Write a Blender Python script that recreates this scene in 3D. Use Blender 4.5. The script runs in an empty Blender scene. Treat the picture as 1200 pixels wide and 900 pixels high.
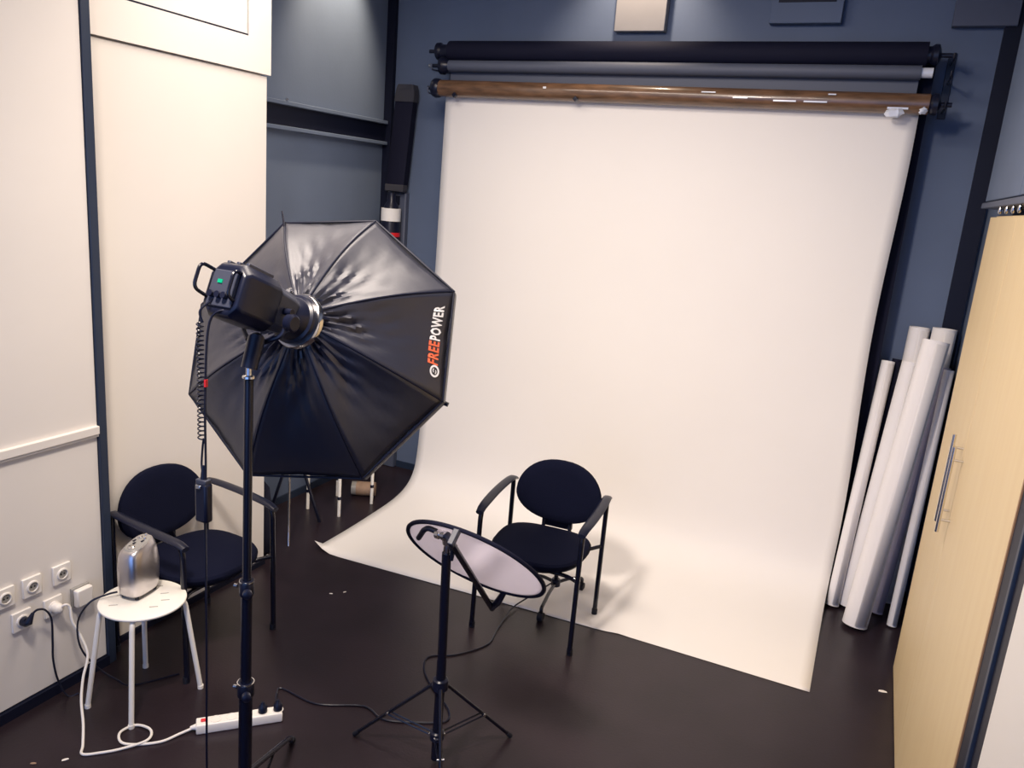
import bpy, bmesh, math, random
from mathutils import Vector as V3, Matrix
random.seed(7)
SC = bpy.context.scene
COL = SC.collection

# ------------------------------------------------------------------ camera
cam_d = bpy.data.cameras.new('camera'); cam = bpy.data.objects.new('camera', cam_d); COL.objects.link(cam)
cam_d.sensor_width = 36.0; cam_d.lens = 36.0*936.0/1200.0; cam_d.clip_start = .05
def cam_axes(p, y, r):
    F = V3((math.sin(y)*math.cos(p), math.cos(y)*math.cos(p), -math.sin(p)))
    R0 = V3((math.cos(y), -math.sin(y), 0)); U0 = R0.cross(F)
    R = math.cos(r)*R0 + math.sin(r)*U0; U = -math.sin(r)*R0 + math.cos(r)*U0
    return R, U, F
R_, U_, F_ = cam_axes(.2378, -.4135, .0820)
cam.matrix_world = Matrix(((R_.x, U_.x, -F_.x, 0), (R_.y, U_.y, -F_.y, 0), (R_.z, U_.z, -F_.z, 2.2), (0, 0, 0, 1)))
SC.camera = cam

# ------------------------------------------------------------------ world, lights, exposure
world = bpy.data.worlds.new('world'); SC.world = world; world.use_nodes = True
bgn = world.node_tree.nodes['Background']
bgn.inputs[0].default_value = (.25, .44, 1.0, 1); bgn.inputs[1].default_value = 1.6
SC.view_settings.view_transform = 'Standard'; SC.view_settings.look = 'None'
SC.view_settings.gamma = 1; SC.view_settings.use_curve_mapping = False
SC.view_settings.exposure = 0.0
def area(name, loc, target, size, power, color, sy=None):
    d = bpy.data.lights.new(name, 'AREA'); d.energy = power; d.color = color; d.size = size
    if sy: d.shape = 'RECTANGLE'; d.size_y = sy
    o = bpy.data.objects.new(name, d); COL.objects.link(o); o.location = loc
    o.rotation_euler = (V3(target)-V3(loc)).to_track_quat('-Z', 'Y').to_euler(); return o
def spot(name, loc, target, power, color, ang, blend=.8, rad=.05):
    d = bpy.data.lights.new(name, 'SPOT'); d.energy = power; d.color = color; d.spot_size = math.radians(ang)
    d.spot_blend = blend; d.shadow_soft_size = rad
    o = bpy.data.objects.new(name, d); COL.objects.link(o); o.location = loc
    o.rotation_euler = (V3(target)-V3(loc)).to_track_quat('-Z', 'Y').to_euler(); return o
WARM = (1.0, .865, .755)
spot('ceiling_lamp_front', (-1.45, .9, 3.55), (-1.0, 3.7, .0), 455, WARM, 112, 1.0, .2)
area('ceiling_lamp_left', (-1.65, 2.78, 3.6), (-1.6, 2.95, 0), 2.1, 66, WARM, .5)
spot('wall_spot_recess', (-3.05, 4.5, 3.9), (-3.43, 4.5, 3.15), 150, (1, .78, .52), 66)
spot('wall_spot_back', (-1.6, 4.75, 3.9), (-1.6, 5.15, 3.25), 60, (1, .80, .60), 84)

# ------------------------------------------------------------------ materials
MATS = {}
def mat(name, col, rough=.5, metal=0, spec=.5, noise=0, nscale=8, bump=0, bscale=60, coat=0, sheen=0, emit=None, col2=None, stretch=None, trans=0):
    if name in MATS: return MATS[name]
    m = bpy.data.materials.new(name); m.use_nodes = True; nt = m.node_tree; b = nt.nodes['Principled BSDF']
    b.inputs['Base Color'].default_value = (*col, 1); b.inputs['Roughness'].default_value = rough
    b.inputs['Metallic'].default_value = metal; b.inputs['Specular IOR Level'].default_value = spec
    if coat: b.inputs['Coat Weight'].default_value = coat; b.inputs['Coat Roughness'].default_value = .1
    if sheen: b.inputs['Sheen Weight'].default_value = sheen; b.inputs['Sheen Roughness'].default_value = .4
    if trans: b.inputs['Transmission Weight'].default_value = trans
    if emit: b.inputs['Emission Color'].default_value = (*emit[0], 1); b.inputs['Emission Strength'].default_value = emit[1]
    tc = nt.nodes.new('ShaderNodeTexCoord'); mp = nt.nodes.new('ShaderNodeMapping')
    nt.links.new(tc.outputs['Object'], mp.inputs[0])
    if stretch: mp.inputs['Scale'].default_value = stretch
    if noise:
        n = nt.nodes.new('ShaderNodeTexNoise'); n.inputs['Scale'].default_value = nscale; n.inputs['Detail'].default_value = 5
        nt.links.new(mp.outputs[0], n.inputs['Vector'])
        mx = nt.nodes.new('ShaderNodeMix'); mx.data_type = 'RGBA'
        c2 = col2 if col2 else tuple(c*(1-noise) for c in col)
        mx.inputs[6].default_value = (*col, 1); mx.inputs[7].default_value = (*c2, 1)
        rp = nt.nodes.new('ShaderNodeMapRange'); rp.inputs[1].default_value = .3; rp.inputs[2].default_value = .7
        nt.links.new(n.outputs[0], rp.inputs[0]); nt.links.new(rp.outputs[0], mx.inputs[0])
        nt.links.new(mx.outputs[2], b.inputs['Base Color'])
    if bump:
        n2 = nt.nodes.new('ShaderNodeTexNoise'); n2.inputs['Scale'].default_value = bscale; n2.inputs['Detail'].default_value = 3
        nt.links.new(mp.outputs[0], n2.inputs['Vector'])
        bp = nt.nodes.new('ShaderNodeBump'); bp.inputs['Strength'].default_value = bump; bp.inputs['Distance'].default_value = .01
        nt.links.new(n2.outputs[0], bp.inputs['Height']); nt.links.new(bp.outputs[0], b.inputs['Normal'])
    MATS[name] = m; return m
M_floor = mat('dark_vinyl_floor', (.024, .015, .020), .34, noise=.35, nscale=3, bump=.05, bscale=90, spec=.4)
M_panel = mat('cream_wall_panel', (.80, .76, .71), .5, noise=.04, nscale=2, spec=.3)
M_grey = mat('blue_grey_wall_paint', (.130, .170, .260), .6, noise=.10, nscale=2.5, bump=.04, spec=.3)
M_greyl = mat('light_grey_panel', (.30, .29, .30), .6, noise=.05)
M_navy = mat('navy_black_paint', (.0045, .0065, .020), .5, spec=.25)
M_trim = mat('dark_metal_trim', (.018, .030, .060), .45)
M_paper = mat('white_seamless_paper', (.88, .85, .81), .8, noise=.02, nscale=1.5, bump=.03, bscale=3, spec=.15)
M_roll = mat('white_paper_roll', (.84, .81, .80), .6, noise=.03, nscale=3, spec=.3)
M_rollp = mat('lilac_paper_roll', (.42, .40, .52), .6)
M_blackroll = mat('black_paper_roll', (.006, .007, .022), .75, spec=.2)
M_greyroll = mat('slate_paper_roll', (.085, .098, .14), .6)
M_card = mat('brown_cardboard_tube', (.20, .105, .055), .38, noise=.6, nscale=14, stretch=(.6, 3, 3), coat=.5)
M_birch = mat('birch_veneer', (.74, .58, .33), .42, noise=1, nscale=5, stretch=(4, 4, .5), col2=(.71, .54, .30), bump=.01, spec=.4)
M_edge = mat('veneer_edge_band', (.36, .20, .10), .5)
M_fabric = mat('black_seat_fabric', (.004, .0055, .019), .9, bump=.25, bscale=350, spec=.12)
M_plastic = mat('black_plastic', (.007, .009, .024), .32, spec=.4)
M_tube = mat('black_painted_tube', (.004, .005, .015), .24, spec=.5)
M_nylon = mat('black_softbox_nylon', (.008, .010, .026), .48, bump=.2, bscale=14, spec=.75, coat=.55)
M_nylon.node_tree.nodes['Principled BSDF'].inputs['Coat Roughness'].default_value = .42
M_nylonp = mat('silver_backed_nylon', (.40, .36, .33), .42, bump=.35, bscale=16, spec=.5)
M_diff = mat('white_diffuser_cloth', (.7, .7, .7), .8)
M_chrome = mat('polished_chrome', (.75, .74, .74), .15, metal=1)
M_silver = mat('brushed_silver', (.66, .63, .64), .30, metal=1, bump=.02, bscale=200)
M_white = mat('white_plastic', (.86, .82, .76), .35, spec=.4)
M_whitep = mat('white_powder_coat', (.88, .85, .78), .4)
M_grill = mat('grey_control_panel', (.30, .29, .27), .4)
M_hole = mat('socket_hole_black', (.01, .01, .015), .6)
M_refl = mat('silver_reflector_cloth', (.62, .60, .66), .42, metal=.35, bump=.12, bscale=5, stretch=(1, 1, 1))
M_rubber = mat('black_rubber', (.006, .007, .015), .7)
M_headgrey = mat('dark_grey_flash_casing', (.045, .050, .075), .38)
M_orange = mat('orange_print', (.85, .16, .07), .6)
M_printw = mat('white_print', (.85, .85, .85), .6)
M_red = mat('red_plastic', (.75, .02, .03), .35)
M_green = mat('green_indicator', (.0, .25, .12), .3, emit=((.0, .55, .28), .35))
M_tan = mat('tan_cork', (.42, .28, .19), .7, noise=.3, nscale=20)
M_mid = mat('grey_duct_paint', (.085, .10, .15), .55)
M_cap = mat('charcoal_cloth', (.035, .036, .05), .8)
M_film = mat('clear_tape_film', (.75, .78, .85), .18, spec=.7)

nt = M_refl.node_tree; pb = nt.nodes['Principled BSDF']; tl = nt.nodes.new('ShaderNodeBsdfTranslucent'); ms = nt.nodes.new('ShaderNodeMixShader')
tl.inputs[0].default_value = (.93, .90, .97, 1); ms.inputs[0].default_value = .68
nt.links.new(pb.outputs[0], ms.inputs[1]); nt.links.new(tl.outputs[0], ms.inputs[2]); nt.links.new(ms.outputs[0], nt.nodes['Material Output'].inputs[0])

# ------------------------------------------------------------------ mesh helpers (world coordinates, shifted to the parent's origin)
def new(): return bmesh.new()
def emit_obj(name, bm, m, parent=None, smooth=True, mods=(), bevel=0, mats=None):
    me = bpy.data.meshes.new(name)
    bmesh.ops.recalc_face_normals(bm, faces=bm.faces)
    if parent is not None: bmesh.ops.translate(bm, verts=bm.verts, vec=-parent_origin(parent))
    bm.to_mesh(me); bm.free()
    for x in (mats or [m]): me.materials.append(x)
    if smooth:
        for p in me.polygons: p.use_smooth = True
        try: me.set_sharp_from_angle(angle=math.radians(38))
        except Exception: pass
    o = bpy.data.objects.new(name, me); COL.objects.link(o)
    if parent is not None: o.parent = parent
    if bevel:
        b = o.modifiers.new('bevel', 'BEVEL'); b.width = bevel; b.segments = 2; b.limit_method = 'ANGLE'; b.angle_limit = math.radians(40)
    return o
def parent_origin(p):
    v = V3(p.location)
    while p.parent is not None: p = p.parent; v += V3(p.location)
    return v
def thing(name, label, cat, loc=(0, 0, 0), group=None):
    o = bpy.data.objects.new(name, None); COL.objects.link(o); o.location = loc; o.empty_display_size = .1
    o['label'] = label; o['category'] = cat
    if group: o['group'] = group
    return o
def tag(o, label, cat, group=None):
    o['label'] = label; o['category'] = cat
    if group: o['group'] = group
    return o
def struct(name, bm, m, **k):
    o = emit_obj(name, bm, m, **k); o['kind'] = 'structure'; return o
def box(bm, x0, x1, y0, y1, z0, z1):
    vs = [bm.verts.new(p) for p in ((x0,y0,z0),(x1,y0,z0),(x1,y1,z0),(x0,y1,z0),(x0,y0,z1),(x1,y0,z1),(x1,y1,z1),(x0,y1,z1))]
    for f in ((0,3,2,1),(4,5,6,7),(0,1,5,4),(1,2,6,5),(2,3,7,6),(3,0,4,7)): bm.faces.new([vs[i] for i in f])
    return vs
def basis(d):
    d = V3(d).normalized(); a = V3((0,0,1)) if abs(d.z) < .9 else V3((1,0,0))
    u = d.cross(a).normalized(); w = u.cross(d).normalized(); return d, u, w
def loft(bm, rings, cap=True, closed=False):
    R = [[bm.verts.new(p) for p in r] for r in rings]; n = len(R[0])
    for i in range(len(R)-(0 if closed else 1)):
        a, b = R[i], R[(i+1) % len(R)]
        for j in range(n): bm.faces.new((a[j], a[(j+1) % n], b[(j+1) % n], b[j]))
    if cap and not closed: bm.faces.new(R[0][::-1]); bm.faces.new(R[-1])
    return R
def tube(bm, pts, r, n=12, cap=True, closed=False):
    pts = [V3(p) for p in pts]; N = len(pts); rings = []; prev = None
    for i, p in enumerate(pts):
        if closed: t = pts[(i+1) % N]-pts[i-1]
        else: t = (pts[min(i+1, N-1)]-pts[max(i-1, 0)])
        t.normalize()
        if prev is None: _, u, w = basis(t)
        else:
            u = prev-t*prev.dot(t)
            u = u.normalized() if u.length > 1e-6 else basis(t)[1]
            w = u.cross(t).normalized()
        prev = u; rr = r[i] if isinstance(r, (list, tuple)) else r
        rings.append([p+rr*(math.cos(a)*u+math.sin(a)*w) for a in [2*math.pi*k/n for k in range(n)]])
    loft(bm, rings, cap, closed)
def rounded(pts, rad=.05, seg=5):
    pts = [V3(p) for p in pts]; out = [pts[0]]
    for i in range(1, len(pts)-1):
        a, b, c = pts[i-1], pts[i], pts[i+1]; da = (a-b); dc = (c-b); q = min(rad, da.length*.45, dc.length*.45)
        p0 = b+da.normalized()*q; p2 = b+dc.normalized()*q
        for k in range(seg+1):
            t = k/seg; out.append(p0*(1-t)**2+b*2*t*(1-t)+p2*t*t)
    out.append(pts[-1]); return out
def smooth_path(pts, sub=6):
    pts = [V3(p) for p in pts]; P = [pts[0]]+pts+[pts[-1]]; out = []
    for i in range(1, len(P)-2):
        p0, p1, p2, p3 = P[i-1], P[i], P[i+1], P[i+2]
        for k in range(sub):
            t = k/sub
            out.append(.5*((2*p1)+(-p0+p2)*t+(2*p0-5*p1+4*p2-p3)*t*t+(-p0+3*p1-3*p2+p3)*t**3))
    out.append(pts[-1]); return out
def cyl(bm, a, b, r, n=20, r2=None): tube(bm, [a, b], [r, r if r2 is None else r2], n)
def lathe(bm, base, axis, prof, n=28):      # prof: (distance along axis, radius)
    d, u, w = basis(axis); base = V3(base)
    loft(bm, [[base+d*h+max(r, 1e-4)*(math.cos(a)*u+math.sin(a)*w) for a in [2*math.pi*k/n for k in range(n)]] for h, r in prof])
def obox(bm, c, ax, hx, hy, hz):            # oriented box: ax = three unit axes
    c = V3(c); X, Y, Z = ax
    vs = [bm.verts.new(c+X*sx*hx+Y*sy*hy+Z*sz*hz) for sz in (-1, 1) for sx, sy in ((-1,-1),(1,-1),(1,1),(-1,1))]
    for f in ((0,3,2,1),(4,5,6,7),(0,1,5,4),(1,2,6,5),(2,3,7,6),(3,0,4,7)): bm.faces.new([vs[i] for i in f])
def part(parent, name, m, fn, **k):
    bm = new(); fn(bm); return emit_obj(name, bm, m, parent, **k)

# ------------------------------------------------------------------ the room
XL, XR_, YB, ZC = -2.82, -3.43, 5.15, 4.0
XP = -2.92      # the second panel sits deeper than the first
part(None, 'floor', M_floor, lambda b: box(b, -3.5, 1.3, -3, 5.2, -.05, 0))['kind'] = 'structure'
part(None, 'ceiling', M_greyl, lambda b: box(b, -3.6, 1.3, -3, 5.3, ZC, ZC+.05))['kind'] = 'structure'
part(None, 'wall_back', M_grey, lambda b: box(b, -3.55, 1.3, YB, YB+.1, 0, ZC))['kind'] = 'structure'
part(None, 'wall_recess', M_grey, lambda b: box(b, -3.53, XR_, 3.2, YB, 0, ZC))['kind'] = 'structure'
wl = part(None, 'wall_left', M_panel, lambda b: (box(b, -3.5, XL-.02, -3, 2.2, 0, ZC), box(b, -3.5, XP-.02, 2.2, 3.29, 0, ZC))); wl['kind'] = 'structure'
# panels that clad the left wall, each one lifted off singly
part(wl, 'wall_panel', M_panel, lambda b: box(b, XL-.02, XL, -3, 2.196, 1.095, ZC), bevel=.002)
part(wl, 'wall_panel', M_panel, lambda b: box(b, XL-.02, XL-.004, -3, 2.196, .05, 1.095), bevel=.002)
part(wl, 'wall_panel', M_panel, lambda b: box(b, XP-.02, XP, 2.238, 3.312, .03, 2.648), bevel=.002)
XU = XP+.014
def upper(b):
    box(b, XP-.02, XU, 2.24, 2.47, 2.655, ZC); box(b, XP-.02, XU, 3.17, 3.325, 2.655, ZC)
    box(b, XP-.02, XU, 2.47, 3.17, 2.655, 2.812); box(b, XP-.02, XU-.006, 2.474, 3.164, 2.820, ZC)
up = part(wl, 'upper_wall_panel', M_panel, upper, smooth=False)
part(wl, 'hatch_shadow_gap', M_navy, lambda b: box(b, XP-.018, XU-.004, 2.470, 3.170, 2.812, 2.8205))
part(None, 'trim_1', M_trim, lambda b: box(b, XP-.02, XL+.008, 2.199, 2.237, 0, ZC), bevel=.003)['kind'] = 'structure'
def ledge(b):
    box(b, XL-.01, XL+.016, -3, 2.196, 1.082, 1.118); box(b, XL-.01, XL+.010, -3, 2.196, 1.070, 1.082)
part(None, 'trim_2', M_panel, ledge, bevel=.003)['kind'] = 'structure'
part(None, 'baseboard_left', M_navy, lambda b: (box(b, XL-.02, XL+.010, -3, 2.2, 0, .045), box(b, XP-.02, XP+.010, 2.237, 3.312, 0, .03)))['kind'] = 'structure'
part(None, 'baseboard_recess', M_trim, lambda b: box(b, XR_, XR_+.012, 3.2, YB, 0, .05))['kind'] = 'structure'
part(None, 'baseboard_back', M_trim, lambda b: box(b, XR_, .38, YB-.012, YB, 0, .05))['kind'] = 'structure'
part(None, 'trim_3', M_navy, lambda b: box(b, XR_, XR_+.065, YB-.035, YB, 0, ZC))['kind'] = 'structure'
# dark post in the right corner and the wall beside the wardrobe
part(None, 'trim_4', M_navy, lambda b: box(b, .385, .475, YB-.04, YB, 0, ZC))['kind'] = 'structure'
part(None, 'wall_right', M_grey, lambda b: box(b, .49, .6, 4.15, YB, 0, ZC))['kind'] = 'structure'
part(None, 'wall_right_rear', M_greyl, lambda b: box(b, 1.06, 1.16, -3, 4.15, 0, ZC))['kind'] = 'structure'

# horizontal dark ledge on the recess wall: two pale rails with a navy channel
t = thing('wall_rail', 'dark horizontal channel with two pale edges on the recessed wall above the softbox', 'rail', (XR_, 4.2, 2.5))
part(t, 'channel', M_navy, lambda b: box(b, XR_, XR_+.02, 3.2, YB-.04, 2.465, 2.585))
part(t, 'rail', M_grey, lambda b: box(b, XR_, XR_+.045, 3.2, YB-.04, 2.585, 2.61), bevel=.004)
part(t, 'rail', M_grey, lambda b: box(b, XR_, XR_+.045, 3.2, YB-.04, 2.44, 2.465), bevel=.004)
part(t, 'screw', M_chrome, lambda b: cyl(b, (XR_+.04, 4.02, 2.612), (XR_+.04, 4.02, 2.625), .008))

# grey duct on the back wall with the black case and the extinguisher-like canister
part(None, 'trim_5', M_mid, lambda b: box(b, -3.36, -3.20, YB-.05, YB, 0, 2.12), bevel=.008)['kind'] = 'structure'
t = thing('wall_case', 'tall narrow black padded case hanging in the corner left of the white backdrop', 'case', (-3.24, 5.06, 2.15))
def case(b):
    rings = []
    for k in range(9):
        s = k/8; z = 2.16+.62*s; cx = -3.268+.05*s; hw = .074; 
        rings.append([(cx+hw*x, 5.075+.035*y, z) for x, y in ((-1,-.7),(-.8,-1),(.8,-1),(1,-.7),(1,1),(-1,1))])
    loft(b, rings)
part(t, 'bag', M_blackroll, case)
def capf(b):
    rings = []
    for k in range(6):
        s = k/5; z = 2.74+.115*s; cx = -3.221+.008*s; hw = .079*(1-.22*s**3)
        rings.append([(cx+hw*x, 5.073+.038*y, z) for x, y in ((-1,-.7),(-.8,-1),(.8,-1),(1,-.7),(1,1),(-1,1))])
    loft(b, rings)
part(t, 'flap', M_cap, capf)
part(t, 'hem', M_cap, lambda b: box(b, -3.345, -3.19, 5.035, 5.10, 2.12, 2.17), bevel=.006)
t = thing('fire_extinguisher', 'black canister with white label and red band, left of the backdrop above the softbox', 'extinguisher', (-3.29, 5.02, 1.65))
part(t, 'body', M_plastic, lambda b: lathe(b, (-3.27, 5.020, 1.55), (0, 0, 1), [(0,.05),(.01,.07),(.40,.07),(.47,.05),(.50,.03),(.56,.03)]))
part(t, 'label', M_printw, lambda b: lathe(b, (-3.27, 5.020, 1.91), (0, 0, 1), [(0,.0715),(.09,.0715)]))
part(t, 'band', M_red, lambda b: lathe(b, (-3.27, 5.020, 1.80), (0, 0, 1), [(0,.0718),(.03,.0718)]))
part(t, 'bracket', M_plastic, lambda b: box(b, -3.33, -3.25, 5.05, 5.10, 2.03, 2.09))

# wall boxes above the backdrop rollers
for i, (x0, x1, z0, m, lab) in enumerate(((-1.74, -1.42, 3.205, M_greyl, 'pale warm-lit square panel on the wall above the rollers'),  # same paint as the others; paler grey puts the lamplight into its colour
        (-.81, -.42, 3.245, M_grey, 'grey square panel above the rollers, middle of the three'),
        (.135, .44, 3.225, M_mid, 'grey square panel at the top right corner above the dark post'))):
    o = part(None, 'acoustic_panel', m, lambda b: box(b, x0, x1, YB-.065, YB-.003, z0, z0+.42), bevel=.004)
    tag(o, lab, 'panel', 'square panels along the top of the back wall')
    if i == 1: part(o, 'frame_edge', M_navy, lambda b: box(b, x0+.04, x1-.04, YB-.07, YB-.062, z0+.11, z0+.125))

# ------------------------------------------------------------------ backdrop rollers
def plug(parent, x, y, z, s, m=M_plastic):
    p = part(parent, 'end_plug', m, lambda b: lathe(b, (x, y, z), (s, 0, 0), [(-.03,.035),(0,.045),(.012,.055),(.035,.055),(.045,.03),(.05,.012),(.10,.012)]))
    return p
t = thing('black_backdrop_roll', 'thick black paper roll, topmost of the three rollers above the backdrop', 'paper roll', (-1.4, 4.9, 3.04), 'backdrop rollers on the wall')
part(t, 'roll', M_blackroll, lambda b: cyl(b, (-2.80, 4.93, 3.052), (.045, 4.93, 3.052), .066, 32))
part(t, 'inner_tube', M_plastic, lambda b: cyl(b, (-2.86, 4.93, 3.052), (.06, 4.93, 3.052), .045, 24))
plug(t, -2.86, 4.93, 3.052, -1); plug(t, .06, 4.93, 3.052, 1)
part(t, 'shadow_sheet', M_blackroll, lambda b: box(b, -2.76, .095, 4.996, 4.998, .02, 3.06))  # black sheet added as the dark shadow along the white paper's right edge
t = thing('grey_backdrop_roll', 'slim slate grey roller in the middle of the three rollers', 'paper roll', (-1.4, 4.88, 2.96), 'backdrop rollers on the wall')
part(t, 'roll', M_greyroll, lambda b: cyl(b, (-2.80, 4.88, 2.955), (.03, 4.88, 2.958), .036, 28))
part(t, 'sheet', M_greyroll, lambda b: box(b, -2.78, .025, 4.912, 4.914, 2.75, 2.955))
part(t, 'tube_end', M_film, lambda b: cyl(b, (.03, 4.88, 2.958), (.085, 4.88, 2.958), .026, 20))
part(t, 'axle', M_chrome, lambda b: cyl(b, (-2.93, 4.88, 2.955), (-2.80, 4.88, 2.955), .010, 12))
plug(t, -2.80, 4.88, 2.955, -1)
t = thing('white_backdrop', 'white seamless paper sweeping from the brown tube down onto the floor', 'backdrop', (-1.38, 4.85, 2.8))
part(t, 'core_tube', M_card, lambda b: cyl(b, (-2.82, 4.85, 2.812), (.095, 4.85, 2.80), .052, 32))
part(t, 'end_plug', M_plastic, lambda b: lathe(b, (-2.82, 4.85, 2.812), (-1,0,0), [(-.01,.05),(0,.058),(.03,.062),(.045,.055),(.05,.02),(.08,.012),(.09,.012)]))
plug(t, .10, 4.85, 2.80, 1)
prof = [(4.902, 2.80), (4.90, 2.6), (4.895, 2.2), (4.89, 1.71), (4.87, 1.3), (4.84, .92), (4.80, .52), (4.77, .26), (4.72, .14), (4.62, .068), (4.46, .030), (4.2, .012), (3.95, .002), (3.7, .000)]
pp = smooth_path([(0, y, z) for y, z in prof], 5)
def sheet(b):
    N = 48; rows = []
    L = len(pp)
    for i, p in enumerate(pp):
        row = []
        for k in range(N+1):
            s = k/N; x = -2.80+2.845*s
            if p.z > 2.5: xx = x
            else: xx = x
            xx += .012*math.sin(p.z*3)*(1 if s > .9 else 0)
            y = p.y; z = p.z+.0025
            y += .010*math.sin(3.1*s*2+1.7*p.z)*min(1, max(0, (p.z-.3)))*(2.8-p.z)*.5
            row.append((xx, y, z))
        rows.append(row)
    edge = []
    for k in range(N+1):
        s = k/N; x = -2.80+2.845*s
        y = 3.60+.13*s - .03*math.sin(s*math.pi)*0 - (.05 if .64 < s < .78 else 0)*math.sin((s-.64)/.14*math.pi)*-.6
        z = .0025
        if s < .05: z += .05*(1-s/.05)**2; y += .02*(1-s/.05)
        edge.append((x, y, z))
    rows.append(edge)
    R = [[b.verts.new(q) for q in r] for r in rows]
    for i in range(len(R)-1):
        for k in range(N): b.faces.new((R[i][k], R[i][k+1], R[i+1][k+1], R[i+1][k]))
sh = part(t, 'paper_sheet', M_paper, sheet)
so = sh.modifiers.new('thick', 'SOLIDIFY'); so.thickness = .0015
for x in (-2.68, -1.84): part(t, 'tube_clip', M_plastic, lambda b: obox(b, (x, 4.80, 2.765), (V3((.7,0,.7)), V3((0,1,0)), V3((-.7,0,.7))), .012, .012, .012))
part(t, 'staple', M_printw, lambda b: box(b, -2.06, -2.04, 4.795, 4.80, 2.82, 2.832))
def film(b):
    for (x0, x1, z, h) in ((-1.08, -1.0, 2.825, .003), (-.68, -.56, 2.79, .004), (-.40, -.36, 2.83, .003), (-.52, -.40, 2.79, .004), (-.9, -.82, 2.80, .003), (-.10, .0, 2.77, .005)):
        box(b, x0, x1, 4.792, 4.80, z-h, z+h)
part(t, 'clear_tape', M_film, film)
def crumple(b):
    bmesh.ops.create_icosphere(b, subdivisions=2, radius=.022, matrix=Matrix.Translation((-.06, 4.79, 2.745)))
    for v in b.verts: v.co += V3((random.uniform(-1,1)*.012+ (v.co.x+.06)*.9, random.uniform(-1,1)*.004, random.uniform(-1,1)*.01))
part(t, 'torn_tape', M_film, crumple, smooth=False)
def crumple2(b):
    bmesh.ops.create_icosphere(b, subdivisions=2, radius=.016, matrix=Matrix.Translation((.07, 4.80, 2.765)))
    for v in b.verts: v.co += V3((random.uniform(-1,1)*.01, random.uniform(-1,1)*.004, random.uniform(-1,1)*.01))
part(t, 'torn_tape', M_film, crumple2, smooth=False)
for sx, x, lab in ((-1, -2.90, 'black wall bracket holding the left ends of the backdrop rollers'), (1, .17, 'black wall bracket holding the right ends of the backdrop rollers')):
    t = thing('roller_bracket', lab, 'bracket', (x, YB, 2.95), 'roller brackets')
    part(t, 'wall_plate', M_plastic if sx > 0 else M_mid, lambda b: box(b, x-.02, x+.02, YB-.01, YB, 2.76, 3.10), bevel=.002)
    for z, y in ((3.052, 4.93), (2.956, 4.88), (2.804, 4.85)):
        part(t, 'hook', M_plastic if sx > 0 else M_mid, lambda b: tube(b, rounded([(x, YB-.005, z-.01), (x, y+.02, z-.025), (x, y-.02, z-.025), (x, y-.025, z+.01)], .02), .006, 8))

# ------------------------------------------------------------------ wardrobe side
t = thing('wardrobe', 'tall birch-veneer wardrobe with chrome bar handles along the right side', 'wardrobe', (.7, 3.2, 0))
part(t, 'body', M_birch, lambda b: box(b, .432, 1.04, 2.215, 4.15, .012, 2.256))
part(t, 'plinth', M_navy, lambda b: box(b, .45, 1.04, 2.24, 4.13, 0, .02))
def handle(parent, y, z0, z1):
    def f(b):
        cyl(b, (.372, y, z0), (.372, y, z1), .0075, 12)
    h = part(parent, 'handle', M_chrome, f)
    for z in (z0+.05, z1-.05): part(h, 'standoff', M_chrome, lambda b: cyl(b, (.412, y, z), (.372, y, z), .005, 10))
d1 = part(t, 'door', M_birch, lambda b: box(b, .41, .430, 3.342, 4.15, .012, 2.25), bevel=.0015)
handle(d1, 3.385, 1.075, 1.43)
d2 = part(t, 'door', M_birch, lambda b: box(b, .41, .430, 2.222, 3.339, .012, 2.25), bevel=.0015)
handle(d2, 3.305, 1.06, 1.40)
part(d2, 'edge_band', M_edge, lambda b: box(b, .4095, .4305, 2.210, 2.222, .012, 2.25))
part(None, 'trim_6', M_navy, lambda b: box(b, .413, .50, 1.985, 2.209, 0, 2.6))['kind'] = 'structure'
part(None, 'trim_7', M_trim, lambda b: box(b, .405, .50, 2.06, 2.085, 0, 2.6), bevel=.003)['kind'] = 'structure'
t = thing('white_cabinet', 'white side panel of a cabinet at the bottom right corner beside the dark post', 'cabinet', (.75, 1.6, 0))
part(t, 'body', M_panel, lambda b: box(b, .43, 1.04, .9, 1.975, 0, 2.25), bevel=.003)
part(t, 'door', M_panel, lambda b: box(b, .41, .428, .905, 1.970, .02, 2.245), bevel=.002)
t = thing('upper_cabinet', 'blue-grey cupboard high above the wardrobe with a row of small chrome glints beneath', 'cupboard', (.75, 3.6, 2.3))
part(t, 'body', M_grey, lambda b: box(b, .43, 1.04, 1.0, 4.52, 2.315, ZC))
part(t, 'door', M_grey, lambda b: box(b, .412, .43, 3.42, 4.53, 2.325, 3.6), bevel=.004)
part(t, 'door', M_grey, lambda b: box(b, .412, .43, 2.3, 3.41, 2.325, 3.6), bevel=.004)
part(t, 'ledge', M_mid, lambda b: box(b, .40, 1.0, 1.0, 4.54, 2.292, 2.318), bevel=.003)
for y in (3.86, 3.66, 3.48, 3.32): part(t, 'clip', M_chrome, lambda b: lathe(b, (.41, y, 2.262), (0,0,1), [(0,.003),(.006,.007),(.02,.007),(.03,.004)], 10))  # tiny chrome pieces added to give the glints under the cupboard

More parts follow.
